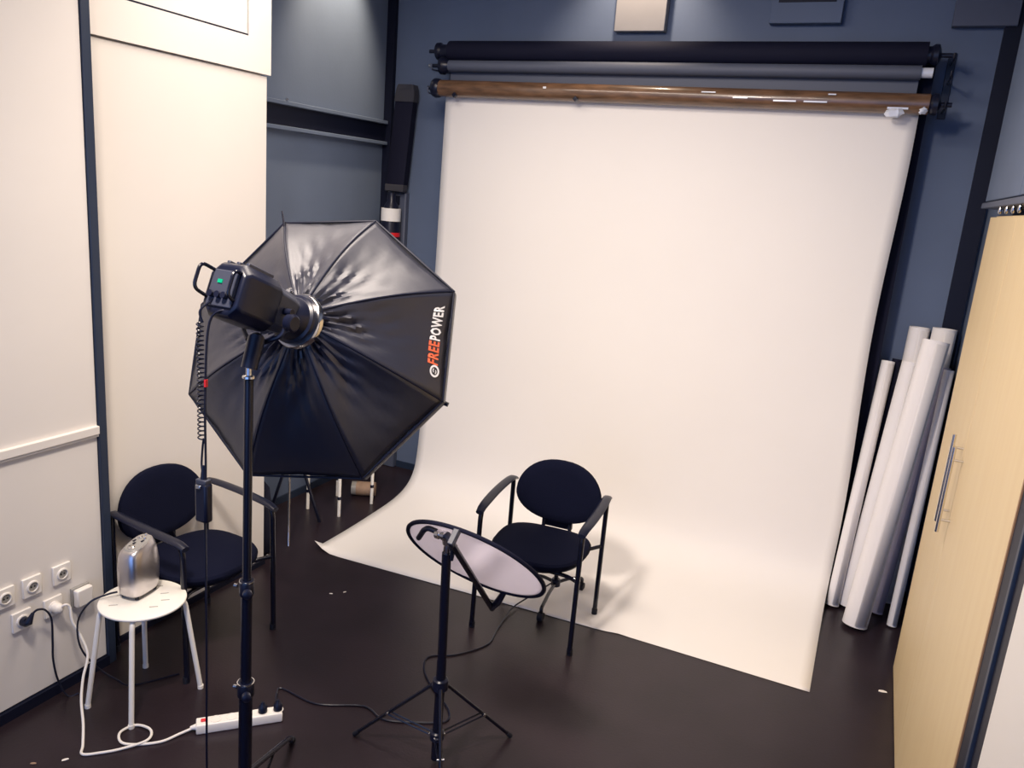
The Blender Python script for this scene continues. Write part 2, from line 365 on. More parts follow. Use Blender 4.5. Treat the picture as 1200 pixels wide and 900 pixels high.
# ------------------------------------------------------------------ rolled papers in the right corner
def paper_roll(name, p0, p1, r, m, label, group='paper rolls leaning in the corner', spiral=True):
    p0, p1 = V3(p0), V3(p1); d = (p1-p0).normalized()
    p0 = V3((p0.x, p0.y, r*math.sqrt(max(0, 1-d.z*d.z))+.002)); 
    t = thing(name, label, 'paper roll', p0, group)
    dd, u, w = basis(d); N = 26
    def body(b):
        rings = []
        for p in (p0, p0*.5+p1*.5, p1): rings.append([p+r*(math.cos(a)*u+math.sin(a)*w) for a in [2*math.pi*k/N for k in range(N)]])
        q = r*.86
        for p in (p1, p1-d*.12): rings.append([p+q*(math.cos(a)*u+math.sin(a)*w) for a in [2*math.pi*k/N for k in range(N)]])
        loft(b, rings)
    part(t, 'rolled_sheet', m, body)
    def flap(b):
        pts = [(r*(1.03+.0*k), 2.2+.14*k) for k in range(8)]
        R = []
        for s in (0.01, .99):
            p = p0.lerp(p1, s); R.append([b.verts.new(p+(rr+.002*k)*(math.cos(a)*u+math.sin(a)*w)) for k, (rr, a) in enumerate(pts)])
        for k in range(7): b.faces.new((R[0][k], R[0][k+1], R[1][k+1], R[1][k]))
    f = part(t, 'loose_edge', m, flap); s = f.modifiers.new('th', 'SOLIDIFY'); s.thickness = .0012
    return t
paper_roll('rolled_paper', (.215, 4.50, 0), (.345, 4.76, 1.60), .066, M_roll, 'thickest white paper roll, in front of the others with its foot nearest the camera')
paper_roll('rolled_paper', (.088, 4.68, 0), (.142, 5.0, 1.42), .036, M_roll, 'thin white paper roll at the far left of the leaning rolls')
paper_roll('rolled_black_paper', (.125, 4.82, 0), (.188, 5.06, 1.43), .026, M_blackroll, 'thin black roll between two white rolls in the corner')
paper_roll('rolled_paper', (.172, 4.73, 0), (.264, 4.95, 1.44), .055, M_roll, 'white paper roll right of the thin black one, shorter than those behind')
paper_roll('rolled_paper', (.245, 5.00, 0), (.272, 5.088, 1.625), .055, M_roll, 'tall white paper roll standing at the back beside the blue-grey wall')
paper_roll('rolled_paper', (.365, 4.95, 0), (.395, 5.04, 1.64), .062, M_roll, 'tall white paper roll at the back in front of the dark corner post')
paper_roll('rolled_lilac_paper', (.325, 4.74, 0), (.422, 4.93, 1.44), .034, M_rollp, 'dim lilac paper roll in shade behind the thickest roll')
paper_roll('rolled_paper', (.405, 4.62, 0), (.442, 4.86, 1.44), .026, M_roll, 'slender white paper roll at the right next to the wardrobe')

# ------------------------------------------------------------------ chairs
def make_chair(label):
    t = thing('armchair', label, 'chair', (0, 0, 0), 'black visitor chairs')
    W = .265
    def seat(b):
        rings = []; N = 40
        for z, sc in ((.395, .80), (.402, .93), (.418, .99), (.436, 1.0), (.448, .97), (.456, .86), (.459, .55), (.460, .2)):
            ring = []
            for k in range(N):
                a = 2*math.pi*k/N; c, s = math.cos(a), math.sin(a)
                e = .72
                x = math.copysign(abs(c)**e, c)*.245*(1+.06*s); y = math.copysign(abs(s)**e, s)*.235-.055
                ring.append((x*sc, (y+.055)*sc-.055, z+.006*(x/.24)**2))
            rings.append(ring)
        loft(b, rings)
    part(t, 'seat', M_fabric, seat)
    part(t, 'seat_shell', M_plastic, lambda b: loft(b, [[(.225*sc*math.cos(a), -.055+.215*sc*math.sin(a), z) for a in [2*math.pi*k/32 for k in range(32)]] for z, sc in ((.378,.86),(.385,.96),(.400,1.0))]))
    def back(b):
        N = 44; rings = []
        for off, sc in ((-.022,.70),(-.021,.90),(-.012,.985),(0,1.0),(.012,.985),(.020,.92),(.022,.6)):
            ring = []
            for k in range(N):
                a = 2*math.pi*k/N; c, s = math.cos(a), math.sin(a)
                x = math.copysign(abs(c)**.88, c)*.240; h = s*.190 if s > 0 else math.copysign(abs(s)**1.05, s)*.140
                x *= sc; h *= sc
                y = .195+.16*h+off-.35*x*x*1.0
                ring.append((x, y, .625+h))
            rings.append(ring)
        loft(b, rings)
    part(t, 'backrest', M_fabric, back)
    def brk(b):
        tube(b, rounded([(-.09, .02, .385), (-.09, .185, .375), (-.06, .212, .50), (-.05, .212, .60)], .04), .011, 8)
        tube(b, rounded([(.09, .02, .385), (.09, .185, .375), (.06, .212, .50), (.05, .212, .60)], .04), .011, 8)
        box(b, -.085, .085, .196, .220, .44, .54)
    part(t, 'back_support', M_plastic, brk, bevel=.003)
    for s in (-1, 1):
        part(t, 'front_leg', M_tube, lambda b: tube(b, rounded([(s*W, -.262, .008), (s*W, -.250, .60), (s*W, -.235, .645)], .03), .0125, 14))
        part(t, 'rear_leg', M_tube, lambda b: tube(b, rounded([(s*W, .185, .008), (s*W, .188, .64), (s*W, .185, .672)], .03), .0125, 14))
        def arm(b):
            rings = []
            for k in range(15):
                q = k/14; y = -.268+.480*q; z = .645+.040*q+.005*math.sin(q*math.pi)-(.012*(1-q/.12)**2 if q < .12 else 0)-(.018*((q-.88)/.12)**2 if q > .88 else 0)
                hw = .027*(1-.25*abs(2*q-1)**4); x = s*(W+.010*math.sin(q*math.pi))
                rings.append([(x+hw*math.cos(a), y, z+.011*math.sin(a)) for a in [2*math.pi*j/12 for j in range(12)]])
            loft(b, rings)
        part(t, 'armrest', M_plastic, arm)
        for y, yl in ((-.258, -.258), (.185, .185)):
            part(t, 'foot_cap', M_rubber, lambda b: cyl(b, (s*W, yl, .0), (s*W, yl, .03), .0155, 12))
        part(t, 'seat_bolt', M_chrome, lambda b: cyl(b, (s*(W-.012), -.235, .392), (s*(W-.025), -.235, .392), .007, 10))
    part(t, 'front_rail', M_tube, lambda b: tube(b, rounded([(-W, -.256, .39), (-.19, -.19, .375), (.19, -.19, .375), (W, -.256, .39)], .05), .010, 10))
    part(t, 'rear_rail', M_tube, lambda b: tube(b, rounded([(-W, .186, .40), (-.18, .12, .378), (.18, .12, .378), (W, .186, .40)], .05), .010, 10))
    return t
ch1 = make_chair('black armchair with rounded back standing on the front edge of the white backdrop paper')
ch2 = ch1.copy(); COL.objects.link(ch2)
for c in list(ch1.children):
    k = c.copy(); COL.objects.link(k); k.parent = ch2
ch2['label'] = 'black armchair against the cream wall behind the white stool'
ch1.location = (-1.335, 3.625, .0025); ch1.rotation_euler.z = math.radians(3)
ch2.location = (-2.680, 2.550, .0); ch2.rotation_euler.z = math.radians(88)

# ------------------------------------------------------------------ octagonal softbox and flash head
OV = [V3(v) for v in ((-1.9157,2.2973,2.0032),(-1.6127,2.4078,2.036),(-1.2943,2.4158,1.8311),(-1.2369,2.2786,1.4875),(-1.4196,2.1037,1.2283),(-1.7832,1.9745,1.1966),(-2.0526,1.991,1.4213),(-2.107,2.1038,1.709))]
NB = V3((-.277,.876,-.396)).normalized()
RC = V3((-1.546,1.899,1.766)); AX = V3((.03,.925,-.378)).normalized()
CEN = sum(OV, V3())/8
box_t = thing('softbox', 'large black octagonal softbox on the tall stand, seen from behind', 'softbox', RC)
BV = [v-NB*.055+(v-CEN)*-.0 for v in OV]          # rear edge of the front lip
def rib_pt(k, t):
    out = (BV[k]-CEN); rd = out-AX*out.dot(AX); rd.normalize()
    a = RC+rd*.075; p = a.lerp(BV[k], t); bow = .035*math.sin(t*math.pi)**1.0
    return p+(rd*.6-NB*.8).normalized()*bow*(1-.15*t)
def panel_pt(k, s, t, off=0.0, wr=True):
    a, b = rib_pt(k, t), rib_pt((k+1) % 8, t); p = a.lerp(b, s)
    inn = (CEN+NB*-.1-p); q = .026*math.sin(s*math.pi)*math.sin(min(1, t*1.15)*math.pi*.9)
    p = p+inn.normalized()*q
    if wr:
        amp = max(0, (1-t*1.5))*.010+.0015
        nz = math.sin(s*17+k*3+t*5)*math.sin(t*21+k*1.7+s*6)+.6*math.sin(s*31+t*9+k)
        p = p-inn.normalized()*(amp*nz*math.sin(s*math.pi))
    return p-inn.normalized()*off
def panel(k):
    def f(b):
        NS, NT = 18, 22
        R = [[b.verts.new(panel_pt(k, i/NS, j/NT)) for i in range(NS+1)] for j in range(NT+1)]
        for j in range(NT):
            for i in range(NS): b.faces.new((R[j][i], R[j][i+1], R[j+1][i+1], R[j+1][i]))
    return f
for k in range(8):
    o = part(box_t, 'fabric_panel', M_nylon, panel(k)); s = o.modifiers.new('th', 'SOLIDIFY'); s.thickness = .002
    o2 = part(box_t, 'seam', M_navy, lambda b: tube(b, [rib_pt(k, j/16) for j in range(17)], .0035, 6))
def lip(b):
    R = []
    for base in (BV, [v*.5+w*.5+ (v-CEN)*.004 for v, w in zip(BV, OV)], OV): R.append([b.verts.new(p) for p in base])
    for i in range(2):
        for j in range(8): b.faces.new((R[i][j], R[i][(j+1) % 8], R[i+1][(j+1) % 8], R[i+1][j]))
o = part(box_t, 'front_lip', M_nylon, lip, smooth=False); s = o.modifiers.new('th', 'SOLIDIFY'); s.thickness = .003
def dif(b): b.faces.new([b.verts.new(p-NB*.03+(p-CEN)*-.02) for p in OV])
part(box_t, 'diffuser', M_diff, dif, smooth=False)
part(box_t, 'hem_piping', M_navy, lambda b: tube(b, [p for v, w in zip(BV, BV[1:]+BV[:1]) for p in (v, v.lerp(w, .5))], .004, 6, closed=True))
part(box_t, 'rod_tip', M_tube, lambda b: tube(b, [rib_pt(0, .9), OV[0]-NB*.07+V3((.004,-.01,.035))], [.004, .003], 6))
for k in (0, 6, 3):
    d = (OV[k]-CEN).normalized(); part(box_t, 'rod_end', M_plastic, lambda b: cyl(b, OV[k]-d*.008, OV[k]+d*.010, .008, 8))
ad, au, aw = basis(AX)
part(box_t, 'speed_ring', M_chrome, lambda b: lathe(b, RC-AX*.012, AX, [(0,.070),(0,.082),(.006,.086),(.018,.086),(.024,.080),(.024,.070)], 40))
for a in range(8):
    an = a*math.pi/4+.3
    part(box_t, 'rod_socket', M_plastic, lambda b: cyl(b, RC+(au*math.cos(an)+aw*math.sin(an))*.080, RC+(au*math.cos(an)+aw*math.sin(an))*.090+AX*.05, .008, 8))
# lettering, laid on the cloth of the right-hand panel
def letters(body, s0, s1, t_base, hgt_t, m, name):
    cu = bpy.data.curves.new('txt', 'FONT'); cu.body = body; cu.offset = .036; cu.space_character = 1.12; cu.resolution_u = 2
    ob = bpy.data.objects.new('txt', cu); COL.objects.link(ob)
    dg = bpy.context.evaluated_depsgraph_get(); me = bpy.data.meshes.new_from_object(ob.evaluated_get(dg))
    bpy.data.objects.remove(ob)
    bm = new(); bm.from_mesh(me)
    bmesh.ops.triangulate(bm, faces=bm.faces)
    bmesh.ops.subdivide_edges(bm, edges=[e for e in bm.edges if e.calc_length() > .3], cuts=2)
    xs = [v.co.x for v in bm.verts]; ys = [v.co.y for v in bm.verts]; x0, x1, y1 = min(xs), max(xs), max(ys)
    for v in bm.verts:
        fx = (v.co.x-x0)/(x1-x0); fy = v.co.y/y1
        # reading direction runs up the panel (from rib 3 towards rib 2), letter tops towards the flash
        v.co = panel_pt(2, 1-(s0+(s1-s0)*fx), t_base-hgt_t*fy, .0045, False)
    return emit_obj(name, bm, m, box_t, smooth=False)
letters('FREE', .285, .51, .925, .085, M_orange, 'orange_lettering')
letters('POWER', .52, .86, .925, .085, M_printw, 'white_lettering')
def badge(r0, r1, s_c=.225, t_c=.90):
    def f(b):
        c = panel_pt(2, 1-s_c, t_c, .005, False); e1 = (panel_pt(2, 1-s_c-.05, t_c, .005, False)-c).normalized(); nn = (c-CEN).normalized()
        e2 = (panel_pt(2, 1-s_c, t_c-.05, .005, False)-c); e2 = (e2-e1*e2.dot(e1)).normalized()
        o = [b.verts.new(c+r1*(math.cos(a)*e1+math.sin(a)*e2)) for a in [2*math.pi*k/24 for k in range(24)]]
        i = [b.verts.new(c+r0*(math.cos(a)*e1+math.sin(a)*e2)) for a in [2*math.pi*k/24 for k in range(24)]]
        for k in range(24): b.faces.new((o[k], o[(k+1) % 24], i[(k+1) % 24], i[k]))
        if r0 > .01:   # the small swirl inside the ring
            for a0, rr in ((.4, .0085), (3.5, .0085)):
                q = [c+e1*rr*math.cos(a0+u)*(1-u*.22)+e2*rr*math.sin(a0+u)*(1-u*.22) for u in [x*.25 for x in range(9)]]
                for x, y in zip(q, q[1:]):
                    w_ = (y-x).cross(e1.cross(e2)).normalized()*.0022
                    b.faces.new([b.verts.new(v) for v in (x-w_, y-w_, y+w_, x+w_)])
    return f
part(box_t, 'round_logo', M_printw, badge(.0135, .0205), smooth=False)
def small_dot(b):
    pass
# flash head
fl = thing('flash_head', 'black studio flash head with a carrying handle fixed behind the softbox', 'studio flash', RC-AX*.2)
def at(d, u=0, w=0): return RC-AX*d+au*u+aw*w
UPV = (V3((0,0,1))-AX*AX.z).normalized(); SD = AX.cross(UPV).normalized()
def oct_ring(d, hw, hh, ch, cx=0, cy=0):
    c = RC-AX*d+SD*cx+UPV*cy
    return [c+SD*x+UPV*y for x, y in ((hw-ch,-hh),(hw,-hh+ch),(hw,hh-ch),(hw-ch,hh),(-hw+ch,hh),(-hw,hh-ch),(-hw,-hh+ch),(-hw+ch,-hh))]
part(fl, 'reflector_bayonet', M_plastic, lambda b: lathe(b, RC-AX*.085, AX, [(0,.052),(.01,.060),(.05,.066),(.055,.074),(.085,.076)], 36))
part(fl, 'front_casing', M_headgrey, lambda b: loft(b, [oct_ring(.075,.052,.056,.022), oct_ring(.10,.056,.060,.020), oct_ring(.165,.058,.064,.018)]), bevel=.004)
part(fl, 'rear_casing', M_plastic, lambda b: loft(b, [oct_ring(.165,.062,.070,.024), oct_ring(.18,.068,.076,.026), oct_ring(.30,.068,.076,.026), oct_ring(.318,.060,.066,.026)]), bevel=.005)
for k in range(3):
    part(fl, 'cooling_fin', M_headgrey, lambda b: obox(b, RC-AX*.245+UPV*.078+SD*(-.034+k*.034), (AX, SD, UPV), .05, .006, .006), bevel=.002)
part(fl, 'control_panel', M_headgrey, lambda b: obox(b, RC-AX*.320, (AX, SD, UPV), .004, .045, .05), bevel=.003)
for dx, dy in ((-.025,-.02),(0,-.02),(.022,-.02)): part(fl, 'knob', M_plastic, lambda b: cyl(b, RC-AX*.322+SD*dx+UPV*dy, RC-AX*.338+SD*dx+UPV*dy, .009, 14))
part(fl, 'indicator_light', M_green, lambda b: obox(b, RC-AX*.325+SD*-.012+UPV*.018, (AX, SD, UPV), .002, .008, .005))
part(fl, 'carrying_handle', M_tube, lambda b: tube(b, rounded([RC-AX*.30+SD*-.045+UPV*.045, RC-AX*.375+SD*-.045+UPV*.050, RC-AX*.375+SD*-.045+UPV*-.02, RC-AX*.31+SD*-.045+UPV*-.03], .02), .005, 8))
part(fl, 'carrying_handle_side', M_tube, lambda b: tube(b, rounded([RC-AX*.30+SD*.045+UPV*.045, RC-AX*.345+SD*.045+UPV*.050, RC-AX*.345+SD*.045+UPV*-.02, RC-AX*.31+SD*.045+UPV*-.03], .02), .005, 8))
part(fl, 'lock_lever', M_chrome, lambda b: tube(b, [RC-AX*.045+UPV*.07+SD*-.01, RC-AX*.075+UPV*.078+SD*.0, RC-AX*.095+UPV*.068+SD*.012], .006, 8))
part(fl, 'lock_button', M_plastic, lambda b: cyl(b, RC-AX*.05-SD*.04+UPV*.02, RC-AX*.055-SD*.078+UPV*.03, .012, 14))
def yoke(b):
    for s in (-1, 1):
        tube(b, rounded([RC-AX*.135+SD*s*.075+UPV*.0, RC-AX*.135+SD*s*.075-UPV*.07, RC-AX*.150+SD*s*.03-UPV*.10], .02), .007, 8)
    cyl(b, RC-AX*.135-SD*.085, RC-AX*.135+SD*.085, .010, 12)
part(fl, 'tilt_bracket', M_plastic, yoke)
part(fl, 'tilt_knob', M_plastic, lambda b: lathe(b, RC-AX*.135+SD*.075-UPV*.03, SD, [(0,.012),(.005,.024),(.025,.026),(.03,.02)], 18))
# the stand under it
PX, PY = -1.522, 1.662
st = thing('light_stand', 'tall black light stand in the foreground carrying the flash and softbox', 'light stand', (PX-.012, PY, 0))
def px(z): return (PX-.016*(1.6-z)/1.6, PY, z)
part(st, 'upper_pole', M_tube, lambda b: cyl(b, px(.98), px(1.64), .0128, 18))
part(st, 'middle_pole', M_tube, lambda b: cyl(b, px(.64), px(1.02), .0165, 18))
part(st, 'lower_pole', M_tube, lambda b: cyl(b, px(.06), px(.68), .0205, 20))
part(st, 'spigot', M_chrome, lambda b: lathe(b, px(1.635), (0,0,1), [(0,.013),(.004,.018),(.010,.018),(.012,.008),(.05,.008)], 16))
part(st, 'spigot_mount', M_plastic, lambda b: tube(b, [px(1.665), (PX, PY+.03, 1.745), tuple(RC-AX*.15-UPV*.095)], [.022, .024, .020], 14))
for z, r in ((1.0, .0215), (.66, .0255)):
    part(st, 'collar', M_plastic, lambda b: lathe(b, V3(px(z-.025)), (0,0,1), [(0,r*.9),(.004,r),(.045,r),(.05,r*.9)], 18))
    c = part(st, 'collar_knob', M_plastic, lambda b: lathe(b, V3(px(z))+V3((.7,-.7,0))*r*.9, (.7,-.7,0), [(0,.006),(.012,.006),(.014,.013),(.030,.014),(.033,.010)], 12))
    part(st, 'collar_bolt', M_chrome, lambda b: cyl(b, V3(px(z))+V3((-.024,-.012,.004)), V3(px(z))+V3((-.034,-.014,.004)), .006, 10))
    part(st, 'collar_band', M_chrome, lambda b: lathe(b, V3(px(z+.020)), (0,0,1), [(0,r*1.02),(.004,r*1.02)], 18))
FT = V3((-1.79, 2.20, 0)); base = V3(px(.05)); d0 = (V3((FT.x, FT.y, 0))-V3((base.x, base.y, 0)))
for k in range(3):
    a = k*2*math.pi/3; dd = Matrix.Rotation(a, 3, 'Z') @ d0
    kn = V3((base.x, base.y, 0))+dd*.90; 
    lg = part(st, 'leg', M_tube, lambda b: tube(b, rounded([V3((base.x, base.y, .33))+dd*.05, V3((base.x, base.y, 0))+dd*.93+V3((0,0,.055)), V3((base.x, base.y, 0))+dd*1.0+V3((0,0,.010))], .04), .010, 10))
    part(lg, 'rubber_foot', M_rubber, lambda b: tube(b, [V3((base.x, base.y, .035))+dd*.965, V3((base.x, base.y, .010))+dd*1.01], [.013, .014], 10))
    part(st, 'brace', M_tube, lambda b: tube(b, [V3((base.x, base.y, .12))+dd*.04, V3((base.x, base.y, 0))+dd*.55+V3((0,0,.165))], .006, 8))
    part(st, 'leg_bolt', M_chrome, lambda b: cyl(b, V3((base.x, base.y, .34))+dd*.055+V3((0,0,-.01)), V3((base.x, base.y, .34))+dd*.055+V3((0,0,.012)), .007, 8))
part(st, 'leg_hub', M_plastic, lambda b: lathe(b, V3(px(.30)), (0,0,1), [(0,.026),(.005,.031),(.05,.031),(.055,.026)], 18))
part(st, 'lower_hub', M_plastic, lambda b: lathe(b, V3(px(.10)), (0,0,1), [(0,.026),(.005,.030),(.035,.030),(.04,.026)], 18))

# hanging cables from the flash head: a coiled one, a straight one, and the inline transformer
CX, CY = -1.578, 1.555
def coil(b):
    pts = []; turns = 26; N = turns*10
    z0, z1 = 1.80, 1.475
    for i in range(N+1):
        q = i/N; a = q*turns*2*math.pi; pts.append((CX-.012+.0085*math.cos(a), CY+.0085*math.sin(a), z0+(z1-z0)*q))
    tube(b, pts, .0021, 5)
cc = part(None, 'coiled_cable', M_plastic, coil); tag(cc, 'black coiled cable hanging from the flash head left of the softbox', 'cable', 'cables hanging from the flash')
part(cc, 'cable_lead', M_plastic, lambda b: tube(b, smooth_path([(CX-.012+.0085, CY, 1.478), (CX-.008, CY, 1.45), (CX-.012, CY, 1.40), (CX-.006, CY, 1.37)]), .003, 6))
part(cc, 'upper_lead', M_plastic, lambda b: tube(b, smooth_path([tuple(RC-AX*.32-SD*.02-UPV*.03), (CX-.01, CY-.0, 1.83), (CX-.004, CY, 1.80)]), .003, 6))
part(cc, 'red_tag', M_red, lambda b: box(b, CX+.004, CX+.010, CY-.004, CY+.004, 1.625, 1.645))
sc = part(None, 'straight_cable', M_plastic, lambda b: tube(b, smooth_path([tuple(RC-AX*.31+SD*.03-UPV*.05), (CX+.012, CY+.01, 1.80), (CX+.004, CY, 1.6), (CX+.003, CY, 1.4), (CX-.001, CY, 1.22), (CX-.001, CY, .9), (CX-.006, CY, .5), (CX-.02, CY+.01, .15), (CX+.0, CY-.05, .006), (CX+.15, CY-.25, .005)]), .0034, 6))
tag(sc, 'black straight power cable dropping from the flash head past the white power strip', 'cable', 'cables hanging from the flash')
tr = thing('receiver_box', 'small black box hanging on the flash cables in front of the left armchair', 'receiver', (CX-.006, CY, 1.27))
part(tr, 'body', M_plastic, lambda b: box(b, CX-.027, CX+.016, CY-.014, CY+.014, 1.235, 1.350), bevel=.007)
part(tr, 'cap', M_headgrey, lambda b: box(b, CX-.024, CX+.013, CY-.012, CY+.012, 1.347, 1.361), bevel=.003)
part(tr, 'clip', M_chrome, lambda b: box(b, CX-.018, CX-.002, CY-.018, CY-.013, 1.335, 1.347), bevel=.002)
part(tr, 'plug_nose', M_plastic, lambda b: lathe(b, (CX-.006, CY, 1.355), (0,0,1), [(0,.009),(.02,.007),(.045,.004)], 12))

# ------------------------------------------------------------------ reflector on its stand
BX, BY = -1.245, 2.392
rs = thing('reflector_stand', 'black tripod stand with chrome clamp carrying the round reflector', 'light stand', (BX, BY, 0))
part(rs, 'lower_pole', M_tube, lambda b: cyl(b, (BX, BY, .02), (BX, BY, .45), .0185, 20))
part(rs, 'upper_pole', M_tube, lambda b: cyl(b, (BX, BY, .44), (BX+.002, BY-.022, .905), .0175, 20))
part(rs, 'spigot', M_chrome, lambda b: lathe(b, (BX+.002, BY-.022, .900), (0,0,1), [(0,.012),(.004,.0135),(.05,.012),(.052,.009),(.062,.009)], 16))
part(rs, 'leg_hub', M_plastic, lambda b: lathe(b, (BX, BY, .325), (0,0,1), [(0,.024),(.005,.030),(.045,.030),(.05,.024)], 18))
part(rs, 'lower_hub', M_plastic, lambda b: lathe(b, (BX, BY, .105), (0,0,1), [(0,.022),(.005,.028),(.035,.028),(.04,.022)], 18))
c0 = V3((BX, BY, 0)); f1, f2 = V3((-1.606, 2.361, 0)), V3((-1.052, 2.678, 0))
f3 = V3((3*BX-f1.x-f2.x, 3*BY-f1.y-f2.y, 0))
for f in (f1, f2, f3):
    top = c0+V3((0,0,.345))+(f-c0)*.07; bot = f+V3((0,0,.008)); mid = top.lerp(bot, .56)
    lg = part(rs, 'leg', M_tube, lambda b: tube(b, [top, bot], .0075, 10))
    part(lg, 'rubber_foot', M_rubber, lambda b: tube(b, [top.lerp(bot, .94), bot], [.009, .0105], 10))
    side = (f-c0).normalized().cross(V3((0,0,1)))*.010
    part(rs, 'brace', M_tube, lambda b: (tube(b, [c0+V3((0,0,.125))+(f-c0)*.07+side, mid+side], .0035, 6), tube(b, [c0+V3((0,0,.125))+(f-c0)*.07-side, mid-side], .0035, 6)))
    for q in (top, mid, c0+V3((0,0,.125))+(f-c0)*.08): part(rs, 'bolt', M_chrome, lambda b: cyl(b, q-side*1.4, q+side*1.4, .0055, 10))
DC = V3((-1.187,2.496,.838)); DN = V3((.039,.726,.686)).normalized(); RD = .28
dx = V3((math.cos(-.0), 0, 0)); dx = (V3((1,0,0))-DN*DN.x).normalized(); dy = DN.cross(dx).normalized()
rf = thing('reflector_disc', 'round silver-white reflector disc with a black rim tilted on the tripod stand', 'reflector', DC)
def disc(b):
    N = 64; rings = [[b.verts.new(DC+.001*DN)]]
    for j in range(1, 15):
        r = RD*j/14
        rings.append([b.verts.new(DC+r*(math.cos(a)*dx+math.sin(a)*dy)+DN*(.006*math.sin(8*(math.cos(a)*r*.9/RD+.9*math.sin(a)*r*.5/RD))*math.exp(-((math.cos(a)*r/RD*.8+math.sin(a)*r/RD*.45-.02)/.28)**2)*(1-(j/14)**4)*3.2)) for a in [2*math.pi*k/N for k in range(N)]])
    for k in range(N): b.faces.new((rings[0][0], rings[1][k], rings[1][(k+1) % N]))
    for j in range(1, 14):
        for k in range(N): b.faces.new((rings[j][k], rings[j+1][k], rings[j+1][(k+1) % N], rings[j][(k+1) % N]))
o = part(rf, 'cloth', M_refl, disc); s = o.modifiers.new('th', 'SOLIDIFY'); s.thickness = .001
part(rf, 'rim', M_blackroll, lambda b: tube(b, [DC+RD*(math.cos(a)*dx+math.sin(a)*dy) for a in [2*math.pi*k/72 for k in range(72)]], .0085, 8, closed=True))
hd = thing('reflector_holder', 'black bar with rim clips gripping the round reflector, with a grip lever', 'holder', (-1.21, 2.35, .97))
P1, P2 = V3((-1.165, 2.275, 1.03)), V3((-1.205, 2.75, .545))
P1 = P1-DN*.03; P2 = P2-DN*.03
part(hd, 'bar', M_tube, lambda b: tube(b, [P1, P2+(P2-P1)*.02], .012, 12))
def clip(b, p, dirn):
    side = (P2-P1).normalized().cross(DN).normalized()
    obox(b, p+DN*.02, (DN, side, (P2-P1).normalized()), .030, .011, .014)
part(hd, 'clip', M_headgrey, lambda b: clip(b, P1, 1), bevel=.003)
e2 = DC-dy*RD*.0
q2 = DC+((V3((-1.126,2.718,.600))-DC).normalized())*RD
part(hd, 'clip', M_plastic, lambda b: tube(b, [P2-DN*.0, P2.lerp(q2, .5)-V3((0,0,.01)), q2+DN*.01], [.013, .016, .011], 10))
part(hd, 'grip_head', M_chrome, lambda b: (lathe(b, (BX-.006, BY-.060, .988), (1,-.1,.1), [(-.022,.008),(-.02,.017),(-.006,.018),(-.004,.012),(.006,.012),(.008,.018),(.02,.018),(.024,.009)], 20), lathe(b, (BX+.002, BY-.030, .945), (0,-.3,1), [(0,.014),(.035,.014)], 16)))
part(hd, 'grip_joint', M_plastic, lambda b: tube(b, [(BX+.016, BY-.055, .990), P1.lerp(P2, .06)], [.014, .013], 12))
part(hd, 'lever', M_plastic, lambda b: tube(b, rounded([(BX-.022, BY-.06, .995), (BX-.060, BY-.06, 1.000), (BX-.080, BY-.055, .985), (BX-.125, BY-.01, .925)], .02), 0.0105, 10))
part(hd, 'clamp_screw', M_plastic, lambda b: tube(b, [(BX+.012, BY-.02, .94), (BX+.03, BY-.03, .92), (BX+.028, BY-.03, .885)], [.009,.010,.006], 8))

# ------------------------------------------------------------------ low stand hidden under the chair, with its cable
lo = thing('floor_light_stand', 'low black stand on casters mostly hidden beneath the armchair on the backdrop', 'light stand', (-1.30, 3.82, 0))
for x, y in ((-1.305, 3.60), (-1.235, 4.04), (-1.50, 3.92)):
    lg = part(lo, 'leg', M_tube, lambda b: tube(b, rounded([(-1.33, 3.86, .10), ((x-1.33)/2, (y+3.86)/2, .10), (x, y, .075), (x, y, .05)], .03), .010, 10))
    part(lg, 'caster', M_rubber, lambda b: cyl(b, (x-.014, y, .024), (x+.014, y, .024), .024, 18))
    part(lg, 'caster_pin', M_chrome, lambda b: cyl(b, (x, y, .05), (x, y, .075), .006, 10))
part(lo, 'post', M_tube, lambda b: cyl(b, (-1.33, 3.86, .08), (-1.33, 3.86, .30), .012, 14))
part(lo, 'hub', M_plastic, lambda b: lathe(b, (-1.33, 3.86, .08), (0,0,1), [(0,.02),(.004,.026),(.04,.026),(.045,.02)], 16))
o = part(None, 'floor_cable', M_plastic, lambda b: tube(b, smooth_path([(-1.34, 3.83, .11), (-1.44, 3.72, .035), (-1.475, 3.60, .0165), (-1.46, 3.40, .005), (-1.44, 3.24, .005), (-1.53, 3.08, .005), (-1.63, 3.00, .005), (-1.60, 2.90, .005), (-1.50, 2.80, .005), (-1.36, 2.70, .005), (-1.33, 2.62, .005), (-1.44, 2.55, .005), (-1.56, 2.50, .005), (-1.68, 2.53, .005), (-1.86, 2.44, .005), (-2.05, 2.45, .005), (-2.04, 2.40, .012), (-1.966, 2.31, .052)]), .0042, 6))
tag(o, 'thin dark cable curving over the floor from the armchair towards the power strip', 'cable')

